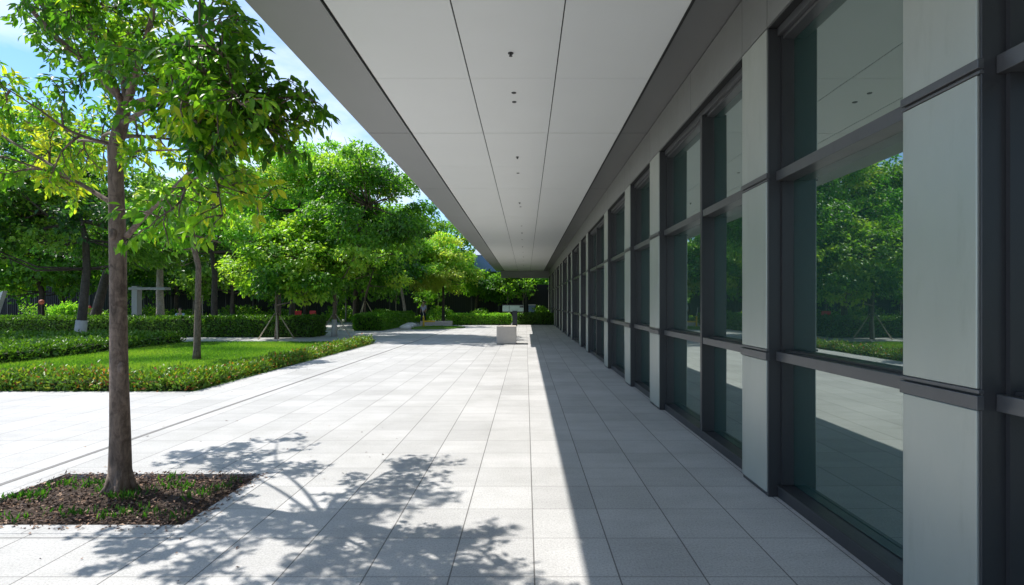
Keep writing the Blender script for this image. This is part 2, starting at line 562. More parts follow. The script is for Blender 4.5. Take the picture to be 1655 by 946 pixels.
# paving, left open at the tree pit and the planting bed
PX0, PX1, PY0, PY1 = -4.30, -2.475, 3.69, 4.79
pv = MB()
def sheet(x0, x1, y0, y1, z0=-0.05, z1=0.0, mb=pv):
    mb.box(x0, x1, y0, y1, z0, z1)
sheet(-30, PX0 - .14, -12, 9.27)
sheet(PX1 + .14, 2.6, -12, 9.27)
sheet(PX0 - .14, PX1 + .14, -12, PY0 - .14)
sheet(PX0 - .14, PX1 + .14, PY1 + .14, 9.27)
sheet(-6.0, 2.6, 9.27, 62)
sheet(-30, -6.0, 20.7, 62)
tag(pv.build('plaza_paving', M['paving']), kind='structure')
kb = MB()
kb.box(PX0 - .14, PX0, PY0 - .14, PY1 + .14, -0.05, 0.004)
kb.box(PX1, PX1 + .14, PY0 - .14, PY1 + .14, -0.05, 0.004)
kb.box(PX0, PX1, PY0 - .14, PY0, -0.05, 0.004)
kb.box(PX0, PX1, PY1, PY1 + .14, -0.05, 0.004)
tag(kb.build('tree_pit_kerb', M['kerb'], bevel=0.004), kind='structure')
dr = MB()
dr.box(-4.655, -4.60, -12, 62, -0.02, 0.003)
dr.box(PX0 - 0.35, -2.335, 3.485, 3.493, -0.02, 0.002)
tag(dr.build('drainage_channel', M['channel']), kind='structure')

# soil in the pit, uneven
def mound(name, x0, x1, y0, y1, z, amp, nx, ny, mat, kind='structure'):
    me = bpy.data.meshes.new(name)
    vs = []; fs = []
    for j in range(ny + 1):
        for i in range(nx + 1):
            u = i / nx; w = j / ny
            e = min(u, 1 - u, w, 1 - w)
            h = z + amp * min(1, e * 6) * (0.6 + 0.4 * math.sin(7 * u + 3 * w) * math.cos(5 * w - 2 * u)) + random.uniform(-1, 1) * amp * 0.14
            vs.append((x0 + (x1 - x0) * u, y0 + (y1 - y0) * w, h))
    for j in range(ny):
        for i in range(nx):
            a = j * (nx + 1) + i
            fs.append((a, a + 1, a + nx + 2, a + nx + 1))
    me.from_pydata(vs, [], fs); me.update()
    return tag(link(name, me, mat), kind=kind)
mound('tree_pit_soil', PX0, PX1, PY0, PY1, -0.045, 0.06, 60, 40, M['soil'])
mound('lawn', -30, -6.02, 9.3, 20.68, -0.02, 0.06, 60, 30, M['turf'])

# wood chips and little weeds in the pit: nobody could count them
n = 5200
P = np.stack([RNG.uniform(PX0 + .01, PX1 - .01, n), RNG.uniform(PY0 + .01, PY1 - .01, n), RNG.uniform(-0.02, 0.035, n)], 1)
me = leaf_mesh('bark_chips', P, RNG.normal(size=(n, 3)) * [1, 1, 0.25], np.array([0, 0, 1.]) + rdir(n) * 0.6, RNG.uniform(.015, .05, n), RNG.uniform(.008, .022, n), RNG.beta(1.6, 2.2, n))
tag(link('bark_mulch', me, M['leaf_chip']), 'brown and tan bark chips covering the soil of the square tree pit', 'mulch', kind='stuff')
tufts = []
for _ in range(40):
    cx, cy = random.uniform(PX0 + .06, PX1 - .1), random.uniform(PY0 + .06, PY1 - .1)
    for _ in range(random.randint(6, 34)):
        tufts.append((cx + random.gauss(0, .05), cy + random.gauss(0, .035), 0.0))
P = np.array(tufts); n = len(P)
D = rdir(n) * 0.55 + np.array([0, 0, 1.0])
me = leaf_mesh('weeds', P, D, rdir(n), RNG.uniform(.03, .085, n), RNG.uniform(.008, .02, n), RNG.beta(1.5, 4.5, n))
tag(link('pit_weeds', me, M['leaf_dark']), 'small green weeds and grass tufts sprouting in the tree pit', 'weeds', kind='stuff')

n = 70
P = np.concatenate([np.stack([RNG.uniform(-5.6, -1.4, n), RNG.uniform(2.8, 7.0, n), np.full(n, .006)], 1), np.stack([RNG.uniform(-5.9, -5.2, 90), RNG.uniform(8.6, 20, 90), np.full(90, .006)], 1)])
e_ = 110
P = np.concatenate([P, np.stack([RNG.uniform(PX0, PX1, e_), PY0 - np.abs(RNG.normal(0, .05, e_)), np.full(e_, .009)], 1), np.stack([PX1 + np.abs(RNG.normal(0, .05, e_)), RNG.uniform(PY0, PY1, e_), np.full(e_, .009)], 1)])
n = len(P)
inpit = (P[:, 0] > PX0) & (P[:, 0] < PX1) & (P[:, 1] > PY0) & (P[:, 1] < PY1)
P = P[~inpit]; n = len(P)
me = leaf_mesh('fallen_leaves', P, RNG.normal(size=(n, 3)) * [1, 1, .08], np.array([0, 0, 1.]) + rdir(n) * .2, RNG.uniform(.01, .05, n), RNG.uniform(.006, .022, n), RNG.uniform(.2, .95, n))
tag(link('fallen_leaves', me, M['leaf_chip']), 'few small dry leaves scattered over the paving by the tree pit and the border', 'fallen leaves', kind='stuff')

# ================================================================== BUILDING
bld = thing('office_building', (0, 0, 0), 'long single storey grey metal building with tinted windows and deep white canopy', 'building')

# columns: near end of each, length along the facade
cols = [(-3.20, .48), (0.15, .48), (2.25, .46), (4.23, .49), (7.66, .58), (9.80, .52), (12.5, .55), (16.5, .5), (18.7, .5), (22.2, .5), (24.4, .5), (27.9, .5), (30.1, .5), (33.6, .5), (35.8, .5), (39.3, .5), (41.5, .5), (44.5, .5)]
ZT1, ZT2 = 1.18, 2.64                   # lower and upper transoms
for y, w in cols:
    c = MB()
    g = 0.012
    for z0, z1 in ((0.035, ZT1 - .055), (ZT1 + .04, ZT2 - .035), (ZT2 + .035, ZH - .004)):
        c.box(XC, XC + .03, y + g, y + w - .004, z0, z1)
    co = c.build('column', M['clad'], bld, bevel=0.004)
    s = MB()
    s.box(XC + .012, XGL + .1, y, y + w, 0.0, ZH - .006)
    s.build('column_casing', M['clad_dark'], co, bevel=0.003)
    for nm, xo, za, zb in (('column_band', .012, ZT1 - .052, ZT1 + .012), ('band_lip', .006, ZT1 + .020, ZT1 + .038),
                           ('column_band', .008, ZT2 - .008, ZT2 + .034), ('band_lip', .002, ZT2 - .032, ZT2 - .018)):
        MB().box(XC - xo, XC + .02, y - .004, y + w + .004, za, zb).build(nm, M['trim'], co, bevel=0.003)

# windows between them
for (ya, wa), (yb, wb) in zip(cols[:-1], cols[1:]):
    a, b = ya + wa + .002, yb - .002
    if b - a > 2.2:
        muls = [a + (b - a) * 0.44] if b - a < 3.1 else [a + (b - a) * 0.55]
    else:
        muls = []
    jb = MB()
    jb.box(XG + .03, XGL + .03, a, a + .022, .104, ZH - .073)
    jb2 = MB().box(XG + .03, XGL + .03, b - .022, b, .104, ZH - .073)
    fr = MB()
    fr.box(XG, XGL + .03, a, b, ZH - .07, ZH - .002)
    wf = fr.build('window', M['trim'], bld, bevel=0.003)
    MB().box(XG + .035, XGL + .03, a, b, ZH - .10, ZH - .072).build('head_lip', M['trim'], wf, bevel=0.003)
    for z, h0, h1 in ((ZT1, .055, .02), (ZT2, .035, .045)):
        MB().box(XG - .012, XGL + .03, a + .0005, b - .0005, z - h0, z + h1).build('transom', M['trim'], wf, bevel=0.003)
        MB().box(XG + .05, XGL + .03, a + .0225, b - .0225, z + h1 + .001, z + h1 + .018).build('transom_lip', M['clad_dark'], wf)
    for mlt in muls:
        MB().box(XG - .02, XGL + .03, mlt - .03, mlt + .03, .10, ZH - .073).build('mullion', M['clad_dark'], wf, bevel=0.003)
    jb2.build('jamb', M['clad_dark'], wf)
    jb.build('jamb', M['clad_dark'], wf)
    sl = MB()
    sl.box(XG, XGL + .05, a, b, .0, .098)
    sl.box(XG - .006, XG + .03, a, b, .086, .102)
    sl.build('sill', M['clad_dark'], wf, bevel=0.003)
    edges = [a + .022] + [v for mlt in muls for v in (mlt - .03, mlt + .03)] + [b - .022]
    for k in range(0, len(edges), 2):
        for z0, z1 in ((.102, ZT1 - .055), (ZT1 + .038, ZT2 - .035), (ZT2 + .063, ZH - .1)):
            pm = MB().box(XGL, XGL + .012, edges[k] + .001, edges[k + 1] - .001, z0 + .001, z1 - .001)
            tv, th = random.uniform(-.0035, .0035), random.uniform(-.003, .003)      # glazing never sits perfectly true
            pm.v = [(x + (tv if z > z0 + .1 else 0) + (th if y > edges[k] + .1 else 0), y, z) for x, y, z in pm.v]
            pm.build('pane', M['glass'], wf)

# header band above the windows, with its vertical joints
hb = MB()
ys = sorted([Y0] + [v for y, w in cols for v in (y, y + w)] + [Y1])
seams = [Y0]
for v in ys[1:]:
    if v - seams[-1] > 2.3:
        seams.append((seams[-1] + v) / 2)
    if v - seams[-1] > 0.2:
        seams.append(v)
for p, q in zip(seams[:-1], seams[1:]):
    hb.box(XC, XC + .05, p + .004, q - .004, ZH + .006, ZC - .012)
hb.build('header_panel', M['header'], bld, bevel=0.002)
MB().box(XC + .02, XC + .16, Y0, Y1, ZH, ZC + .1).build('header_backing', M['joint'], bld)
w = MB()
w.box(XGL + .06, 22, Y0, Y1, 0, ZC + .3)
w.build('wall', M['clad_dark'], bld)
w = MB()
w.box(0.9, 22, Y0 + .3, Y1 - .6, ZC + .3, ZC + 4.5)
w.build('upper_wall', M['clad'], bld)

# canopy: five strips of soffit panels with gaps, over a dark backing
XE = -2.60
rows = [Y0] + [0.2 + 4.12 * k for k in range(0, 11)] + [Y1]
def strip(name, x0, x1, mat, half=True):
    s = MB()
    ed = []
    for p, q in zip(rows[:-1], rows[1:]):
        if half and q - p > 3:
            ed += [(p, (p + q) / 2, .007, .0025), ((p + q) / 2, q, .0025, .007)]
        else:
            ed += [(p, q, .007, .007)]
    for p, q, ga, gb in ed:
        s.box(x0, x1, p + ga, q - gb, ZC, ZC + .02)
    return s.build(name, mat, bld)
strip('canopy_edge_panel', XE, -1.905, M['ceiling_edge'], False)
strip('soffit_panel', -1.87, -.707, M['ceiling'])
strip('soffit_panel', -.693, .360, M['ceiling'])
strip('soffit_panel', .373, 1.535, M['ceiling'])
strip('soffit_margin_panel', 1.55, XC + .045, M['ceiling_inner'], False)
MB().box(XE + .01, XC + .04, Y0, Y1, ZC + .026, ZC + .06).build('soffit_backing', M['joint'], bld)
MB().box(1.535, 1.56, Y0, Y1, ZC - .012, ZC + .002).build('gasket', M['joint'], bld)
cn = MB()
cn.box(XE, 2.2, Y0, Y1, ZC + .06, ZC + .5)
cn.build('canopy_roof', M['ceiling_edge'], bld)
MB().box(XE + .42, XC + .04, Y1 - .3, Y1 - .02, ZC - .62, ZC - .002).build('end_beam', M['ceiling_edge'], bld, bevel=.01)
# sprinkler heads and small spots set in the middle strip
for d, kind in ((2.0, 0), (3.6, 1), (5.74, 0), (6.82, 1), (7.13, 1), (9.82, 0), (11.04, 1), (14.3, 0), (14.9, 1), (18.6, 1), (20.4, 0), (22.6, 1), (25.4, 0), (28.2, 1), (31, 0), (34, 1), (38, 0)):
    f = MB()
    x = -.165 + random.uniform(-.01, .01)
    f.tube([(x, d, ZC + .004), (x, d, ZC - .006)], [.034, .030], 16)
    if kind == 0:
        f.tube([(x, d, ZC - .006), (x, d, ZC - .03)], [.010, .010], 8)
        f.tube([(x, d, ZC - .03), (x, d, ZC - .034)], [.020, .020], 12)
    f.build('sprinkler_head' if kind == 0 else 'recessed_spot', M['spot'], bld)

# far wing seen past the canopy edge
wg = thing('distant_wing', (-4.7, 46.5, 0), 'blue grey glazed upper storey of a building beyond the far canopy end', 'building')
m_ = MB().box(0, 2.6, 0, 8, 4.45, 5.95); m_.build('glazed_face', M['blue'], wg)
m_ = MB(); m_.v = [(-.15, -.1, 5.96), (2.5, -.1, 5.96), (2.5, 8, 5.96), (-.15, 8, 5.96), (.3, 1.0, 6.9), (2.5, 1.0, 6.9), (2.5, 7, 6.9), (.3, 7, 6.9)]
m_.f = [(0, 3, 2, 1), (4, 5, 6, 7), (0, 1, 5, 4), (1, 2, 6, 5), (2, 3, 7, 6), (3, 0, 4, 7)]
m_.build('roof', M['blue_pale'], wg)
m_ = MB()
m_.box(1.6, 1.9, .5, .8, 0, 4.45); m_.box(1.6, 1.9, 7.2, 7.5, 0, 4.45)
m_.build('support', M['clad_dark'], wg)
gs = MB()
gs.v = [(XE - .02, 19.5, ZC + .05), (XE - .02, 27.5, ZC + .05), (XE - .5, 27.5, ZC + .5), (XE - .5, 19.5, ZC + .5),
        (XE - .02, 19.5, ZC + .1), (XE - .02, 27.5, ZC + .1), (XE - .5, 27.5, ZC + .55), (XE - .5, 19.5, ZC + .55)]
gs.f = [(0, 3, 2, 1), (4, 5, 6, 7), (0, 1, 5, 4), (1, 2, 6, 5), (2, 3, 7, 6), (3, 0, 4, 7)]
gs.build('glass_gutter', M['paleglass'], bld)

# ================================================================== NEAR TREE
t1 = thing('broadleaf_tree', (-3.45, 4.36, 0), 'large near tree with forked brown trunk rising from the square tree pit', 'tree')
o1 = Vector((-3.45, 4.36, 0))
def L3(*pts):
    return [at(*p) - o1 for p in pts]
tk = MB()
tp = [Vector((0, 0, -.03)), Vector((0, 0, .07))] + L3((194, 700, 4.36), (193, 600, 4.36), (191, 500, 4.37), (190, 400, 4.37), (188, 320, 4.36), (186, 240, 4.36), (197, 195, 4.36), (203, 165, 4.36))
tk.tube(tp, [.128, .084, .071, .066, .063, .061, .056, .053, .050, .043], 18, 0.06)
for a_ in (.3, 1.5, 2.6, 3.9, 5.2):
    ca, sa = math.cos(a_), math.sin(a_)
    tk.tube([(ca * .03, sa * .03, .20), (ca * .085, sa * .085, .05), (ca * .16, sa * .16, -.03)], [.05, .030, .014], 7, .05)
for z_, s_ in ((1.05, 1), (2.18, -1)):
    tk.blob((s_ * .03 - .0 + (.012 if z_ < 2 else .0), -.045, z_), (.032, .022, .06), 8, 6, .1)
limbs = [
    (L3((203, 168, 4.36), (150, 112, 4.3), (90, 60, 4.1), (20, -20, 3.9), (-70, -120, 3.7)), .036, .55, 1.0),
    (L3((200, 170, 4.36), (168, 122, 4.4), (120, 75, 4.5), (50, -10, 4.7), (-20, -70, 4.8)), .030, .55, .7),
    (L3((205, 165, 4.36), (190, 60, 4.35), (188, -20, 4.3), (185, -70, 4.3)), .028, .5, .8),
    (L3((206, 165, 4.36), (218, 135, 4.3), (235, 80, 4.1), (248, 20, 3.6), (248, -60, 3.3)), .028, .5, .9),
    (L3((205, 170, 4.36), (262, 150, 4.0), (300, 115, 3.4), (318, 98, 3.15)), .024, .5, .8),
    (L3((196, 200, 4.36), (262, 165, 3.85), (330, 138, 3.25), (370, 135, 3.0), (388, 142, 2.95)), .022, .5, .9),
    (L3((330, 138, 3.25), (355, 165, 3.15), (375, 190, 3.05)), .010, .42, .8),
    (L3((183, 330, 4.36), (130, 297, 4.4), (80, 265, 4.5), (12, 225, 4.6), (-70, 170, 4.7)), .022, .74, .9),
    (L3((130, 297, 4.4), (70, 275, 4.2), (0, 252, 4.0), (-60, 240, 3.9)), .012, .7, .9),
    (L3((205, 382, 4.36), (233, 350, 4.2), (285, 300, 3.7), (335, 250, 3.2), (355, 230, 3.05)), .024, .66, .6),
    (L3((285, 300, 3.7), (325, 285, 3.3), (345, 275, 3.1)), .011, .7, .35),
    (L3((190, 258, 4.36), (215, 245, 4.3), (270, 243, 4.1), (330, 240, 3.8)), .014, .72, .8),
    (L3((190, 225, 4.36), (215, 220, 4.8), (275, 225, 5.2), (320, 232, 5.5), (350, 230, 5.75)), .022, .75, 1.1),
    (L3((190, 225, 4.36), (178, 215, 5.0), (165, 225, 5.8), (190, 240, 6.6)), .022, .7, .9),
    (L3((188, 235, 4.36), (150, 228, 5.0), (100, 225, 5.7), (70, 215, 6.2)), .020, .65, .8),
    (L3((200, 175, 4.36), (235, 60, 3.7), (300, -150, 3.0)), .022, .5, .8),
    (L3((200, 175, 4.36), (150, 50, 3.8), (60, -150, 3.1)), .022, .5, .8),
    (L3((203, 165, 4.36), (185, 60, 4.8), (150, -40, 5.2)), .022, .5, .6),
    (L3((190, 235, 4.36), (120, 215, 4.2), (60, 175, 4.1), (-10, 130, 4.0)), .015, .5, .7),
]
rng = random.Random(5)
leafP = []; leafD = []; leafT = []
def curve(pts, n):
    out = []
    m = len(pts) - 1
    for i in range(n + 1):
        u = i / n * m
        k = min(int(u), m - 1); f = u - k
        p0 = pts[max(k - 1, 0)]; p1 = pts[k]; p2 = pts[k + 1]; p3 = pts[min(k + 2, m)]
        out.append(0.5 * ((2 * p1) + (p2 - p0) * f + (2 * p0 - 5 * p1 + 4 * p2 - p3) * f * f + (3 * p1 - p0 - 3 * p2 + p3) * f ** 3))
    return out
def rv(s=1.0):
    return Vector((rng.gauss(0, s), rng.gauss(0, s), rng.gauss(0, s)))
def add_twig(p, d, ln, r, tint, lvl):
    q_ = p + o1
    if -q_.x / max(q_.z - 1.6, .1) < (1.14 if lvl == 1 else 1.03):
        return
    pts = [p.copy()]
    q = p.copy(); dd = d.normalized()
    n = 5
    for i in range(n):
        dd = (dd + rv(.16) + Vector((0, 0, -.05 * (lvl == 2) + .03))).normalized()
        q = q + dd * ln / n
        pts.append(q.copy())
    tk.tube(pts, [r * (1 - .8 * i / n) + .0015 for i in range(n + 1)], 5 if lvl == 1 else 4)
    if lvl == 1:
        for i in range(1, n + 1):
            for _ in range(2 if rng.random() < .45 else 1):
                s = (pts[i] - pts[i - 1]).normalized()
                side = rv().cross(s).normalized()
                add_twig(pts[i], s * .6 + side * .9 + Vector((0, 0, .1)), ln * rng.uniform(.3, .5), r * .45, tint, 2)
    else:
        for i in range(1, n + 1):
            for _ in range(2 if i < n else 7):
                leafP.append(pts[i] + rv(.02)); leafD.append((pts[i] - pts[i - 1]).normalized() * .5 + rv(.5) + Vector((0, 0, -.55)))
                leafT.append(tint + rng.gauss(0, .17))
for pts, r, tint, dn in limbs:
    cv = curve(pts, 14)
    tk.tube(cv, [r * (1 - .78 * (i / 14)) for i in range(15)], 9, .04)
    tot = sum((cv[i + 1] - cv[i]).length for i in range(14))
    start = 4
    for i in range(start, 15):
        k = (2 if tot > 1.3 else 1) if rng.random() < .62 * dn else 0
        if i == 14: k = 3
        for _ in range(k):
            s = (cv[i] - cv[i - 1]).normalized()
            side = rv().cross(s).normalized()
            tt = tint + rng.gauss(0, .17)
            add_twig(cv[i], s * .7 + side + Vector((0, 0, .12)), rng.uniform(.26, .5), .0085, tt, 1)
tk.build('trunk', M['bark'], t1, smooth=True)
P = np.array(leafP); D = np.array(leafD); n = len(P)
# the crown is kept clipped back from the canopy of the building
W_ = P + np.array(o1)
keep = (-W_[:, 0]) / np.maximum(W_[:, 2] - 1.6, .1) > 0.97 + RNG.normal(size=n) * .012
P, D, leafT = P[keep], D[keep], np.array(leafT)[keep]; n = len(P)
N = np.array([0, 0, .8]) + rdir(n) * .75
s = RNG.uniform(.55, 1.3, n)
print('near leaves', n)
link('crown', leaf_mesh('crown', P, D, N, 0.072 * s, .032 * s, np.array(leafT), near=True), M['leaf_mid'], t1)

# ================================================================== OTHER TREES
make_tree('slender_tree', 'slender tree with thin grey trunk on the lawn behind the clipped border', (-9.06, 14.1, 0), 2.6, (-9.3, 14.2, 3.75), (1.35, 1.3, 1.05), 16, .5, M['leaf_yellow'], 'bark', .085,
          12, 34, .13, .07, .5, 3, (0.05, 0))
make_tree('leafy_tree', 'yellow green tree with drooping leaves rising left of the tall dense tree', (-11.9, 26.0, 0), 3.4, (-11.3, 25.8, 6.9), (3.0, 2.6, 2.9), 44, .95, M['leaf_yellow'], 'bark_dark', .14,
          13, 42, .19, .10, .42, 23, yellow_side=(.5, 0, .3))
t_st = make_tree('young_tree', 'round bright green young tree propped by wooden stakes at the lawn edge', (-11.1, 22.8, 0), 1.5, (-10.6, 22.8, 3.35), (2.45, 2.3, 2.0), 48, .8, M['leaf_green'], 'bark', .08,
          13, 42, .18, .11, .7, 4)
make_tree('tall_tree', 'tall dense green tree with grey trunk at the end of the lawn', (-9.2, 24.6, 0), 2.7, (-7.2, 23.9, 5.6), (2.6, 3.4, 2.8), 46, .95, M['leaf_green'], 'bark', .10,
          13, 42, .19, .11, .35, 5, wash=True)
make_tree('broad_tree', 'dark thick-trunked tree with whitewashed foot inside the low hedge', (-18.3, 21.0, 0), 3.0, (-18.6, 21.2, 5.2), (3.9, 3.2, 2.5), 44, 1.0, M['leaf_dark'], 'bark_dark', .17,
          13, 38, .19, .12, .45, 6, (.3, 0), wash=True)
make_tree('leaning_tree', 'dark leaning tree behind the hedge left of the near trunk', (-24.6, 29, 0), 3.4, (-23.5, 29.5, 6.0), (4.2, 3.4, 2.9), 42, 1.15, M['leaf_dark'], 'bark_dark', .25,
          12, 36, .22, .14, .4, 7, (.9, 0))
make_tree('shade_tree', 'tall dark tree at the far left edge of the garden', (-22.3, 19.5, 0), 3.0, (-21.6, 19.8, 6.2), (3.4, 3.2, 3.6), 44, 1.1, M['leaf_dark'], 'bark_dark', .17,
          12, 36, .2, .12, .5, 8, (-.4, 0))
make_tree('garden_tree', 'dark green tree standing behind the clipped hedge between the lawn trunks', (-17.0, 28, 0), 3.2, (-16.6, 28.5, 6.2), (4.0, 3.2, 3.0), 46, 1.1, M['leaf_dark'], 'bark_dark', .17,
          12, 38, .21, .13, .6, 9)
make_tree('garden_tree', 'mid green tree filling the gap behind the slender trunk', (-15.2, 31.5, 0), 3.0, (-15.0, 31.5, 7.3), (3.2, 2.8, 3.6), 36, 1.0, M['leaf_yellow'], 'bark_dark', .13,
          12, 38, .21, .12, .35, 10)
t_s2 = make_tree('young_tree', 'small young tree with stakes beside the second clipped hedge', (-9.9, 31.5, 0), 1.9, (-9.3, 31.5, 3.6), (1.9, 1.8, 1.5), 20, .75, M['leaf_green'], 'bark', .07,
          12, 36, .2, .12, .4, 11)
make_tree('pale_trunk_tree', 'thin tree with bare pale trunk behind the hedge end', (-9.2, 39.5, 0), 3.2, (-10.0, 40, 4.9), (2.3, 2.2, 1.9), 22, .9, M['leaf_green'], 'bark_pale', .12,
          12, 36, .24, .15, .25, 12, (-.5, 0))
make_tree('rounded_tree', 'rounded yellow green tree beside the far canopy end', (-6.6, 41, 0), 2.2, (-6.9, 41, 4.35), (2.9, 2.6, 2.4), 44, .85, M['leaf_yellow'], 'bark_dark', .13,
          13, 42, .22, .13, .8, 13)
make_tree('rounded_tree', 'darker tree directly under the blue grey distant wing', (-4.4, 45.5, 0), 1.9, (-3.6, 45.8, 3.1), (2.3, 2.0, 1.3), 26, .75, M['leaf_green'], 'bark_dark', .15,
          13, 38, .22, .13, .3, 14)
make_tree('street_tree', 'dark leafy tree behind the pale green information board', (-1.2, 50, 0), 2.0, (-1.0, 50, 4.0), (2.2, 2.0, 2.0), 24, .8, M['leaf_dark'], 'bark_pale', .1,
          12, 36, .24, .15, .5, 15)
make_tree('street_tree', 'bright yellow green tree next to the far end of the facade', (1.6, 49, 0), 1.8, (1.9, 49, 3.6), (1.7, 1.6, 2.0), 22, .75, M['leaf_yellow'], 'bark_pale', .1,
          12, 36, .24, .15, .5, 16)
make_tree('pale_trunk_tree', 'pale forked trunk tree standing right of the white gateway', (-22.3, 31.2, 0), 2.3, (-22.0, 31.4, 5.8), (2.4, 2.2, 2.4), 26, .9, M['leaf_dark'], 'bark_pale', .24,
          12, 36, .22, .14, .5, 19)
# the belt of trees behind everything
belt = [
    ('tall background tree above the white wall at the far left', -38, 42, 11.5, 4.6, .35), ('background tree above the white gateway beam', -30, 44, 12.0, 4.8, .45),
    ('background tree left of the white gateway', -34, 36, 9.0, 4.0, .3), ('background tree over the seated person in light blue', -24, 42, 11.8, 4.6, .5),
    ('background tree behind the slender trunk', -18.5, 43, 12.2, 4.4, .3), ('background tree behind the round staked tree', -13.5, 41, 11.2, 4.0, .45),
    ('background tree behind the tall dense tree', -11.8, 35.5, 9.2, 3.4, .3), ('background tree showing behind the bare pale trunk', -11.5, 52, 12.0, 3.8, .4),
    ('background tree low over the rounded yellow green tree', -8.0, 56, 10.0, 3.0, .5), ('background tree behind the darker tree under the wing', -3.6, 60, 7.6, 3.4, .3),
    ('background tree in the gap under the canopy end beam', 0.8, 60, 7.8, 3.6, .35), ('background tree ending the row beside the facade', 6, 58, 8.4, 3.8, .35),
]
for i, (lb, x, y, h, r, tn) in enumerate(belt):
    make_tree('background_tree', lb, (x, y, 0), 2.4, (x, y, h * .56), (r, r * .9, h * .44), 40, 1.45, M['leaf_dark' if i % 2 else 'leaf_green'], 'bark_dark', .2,
              11, 34, .34, .22, tn, 30 + i, group='trees behind the garden')

sp = thing('sapling', (-34, 44.5, 0), 'thin pale bare sapling in the shade before the dark fence', 'sapling', 'saplings along the dark fence')
mb = MB().tube([(0, 0, 0), (.05, 0, 1.2), (.02, 0, 2.6)], [.06, .045, .03], 6)
mb.tube([(.05, 0, 1.3), (.35, .1, 2.5)], [.03, .015], 5).tube([(.04, 0, 1.7), (-.3, .1, 2.7)], [.028, .015], 5)
mb.build('trunk', M['bark_pale'], sp, smooth=True)
q_ = RNG.normal(size=(60, 3)) * [.55, .5, .45] + [0, 0, 2.7]
link('crown', crown_leaves(q_, np.full(60, .6), 10, .12, .24, .13, .4, center=(0, 0, 2.4)), M['leaf_green'], sp)
for k, (x, y) in enumerate([(-31, 43), (-28.6, 44), (-26.5, 42), (-21.5, 44), (-19.4, 42.5), (-16.2, 44), (-14.6, 41.5), (-11.0, 43.5), (-8.6, 44.5), (-7.9, 46), (-5.3, 48), (-2.6, 47.5), (-.2, 46.5), (-1.6, 44.8)]):
    c_ = sp.copy(); C.objects.link(c_); c_.location = (x, y, 0); c_.rotation_euler[2] = k * 1.3; c_.scale = (1, 1, random.uniform(.8, 1.15))
    for ch in sp.children:
        d_ = ch.copy(); C.objects.link(d_); d_.parent = c_
nu = 26000
X = RNG.uniform(-42, 4, nu); Yq = RNG.uniform(42, 46.4, nu)
Zq = (0.35 + 1.5 * np.clip(np.sin(X * 1.1) * np.sin(X * .37 + 2), 0, 1)) * RNG.random(nu)
me = leaf_mesh('undergrowth', np.stack([X, Yq, Zq], 1), rdir(nu) + [0, 0, .5], rdir(nu) * .8 + [0, -.3, .6], .26, .1, .5 + RNG.normal(size=nu) * .25)
tag(link('undergrowth', me, M['leaf_green']), 'low ragged undergrowth at the foot of the dark fence', 'undergrowth', kind='stuff')
nq = 60000
X = RNG.uniform(-75, 16, nq); Yq = RNG.uniform(62, 70, nq)
top = 7.0 + 1.6 * np.sin(X * .31) + 1.1 * np.sin(X * .83 + 1)
Zq = top * RNG.uniform(0.02, 1, nq) ** .7
tn = .4 + .18 * np.sin(X * .6) * np.cos(Zq * 1.1 + X * .4) + RNG.normal(size=nq) * .12
me = leaf_mesh('distant_wood', np.stack([X, Yq, Zq], 1), rdir(nq) + [0, 0, -.3], rdir(nq) * .8 + [0, -.3, .6], .7, .5, tn)
tag(link('distant_wood', me, M['leaf_dark']), 'mass of far dark foliage closing the view behind the fence', 'wood', kind='stuff')

def stakes(parent_loc, label, n=3, h=1.05, r=.75, a0=.4):
    st = thing('tree_stakes', (parent_loc[0], parent_loc[1], 0), label, 'tree stakes', 'wooden tree props')
    for k in range(n):
        a = a0 + 2 * math.pi * k / n
        MB().tube([(math.cos(a) * r, math.sin(a) * r, -.05), (math.cos(a) * .07, math.sin(a) * .07, h)], [.028, .022], 7).build('stake', M['stake'], st, smooth=True)
    MB().tube([(math.cos(a) * .13, math.sin(a) * .13, h - .08) for a in [2 * math.pi * k / 10 for k in range(11)]], [.014] * 11, 5).build('binding', M['bark_dark'], st)
stakes((-11.1, 22.8), 'four brown wooden props tied round the round bright green young tree', 4, 1.15, .75, .5)
stakes((-9.9, 31.5), 'three pale wooden props round the small tree beside the second hedge', 3, 1.7, 1.0, .2)
stakes((-9.2, 24.6), 'two leaning sticks at the foot of the tall dense tree', 2, 1.1, 1.3, -.6)

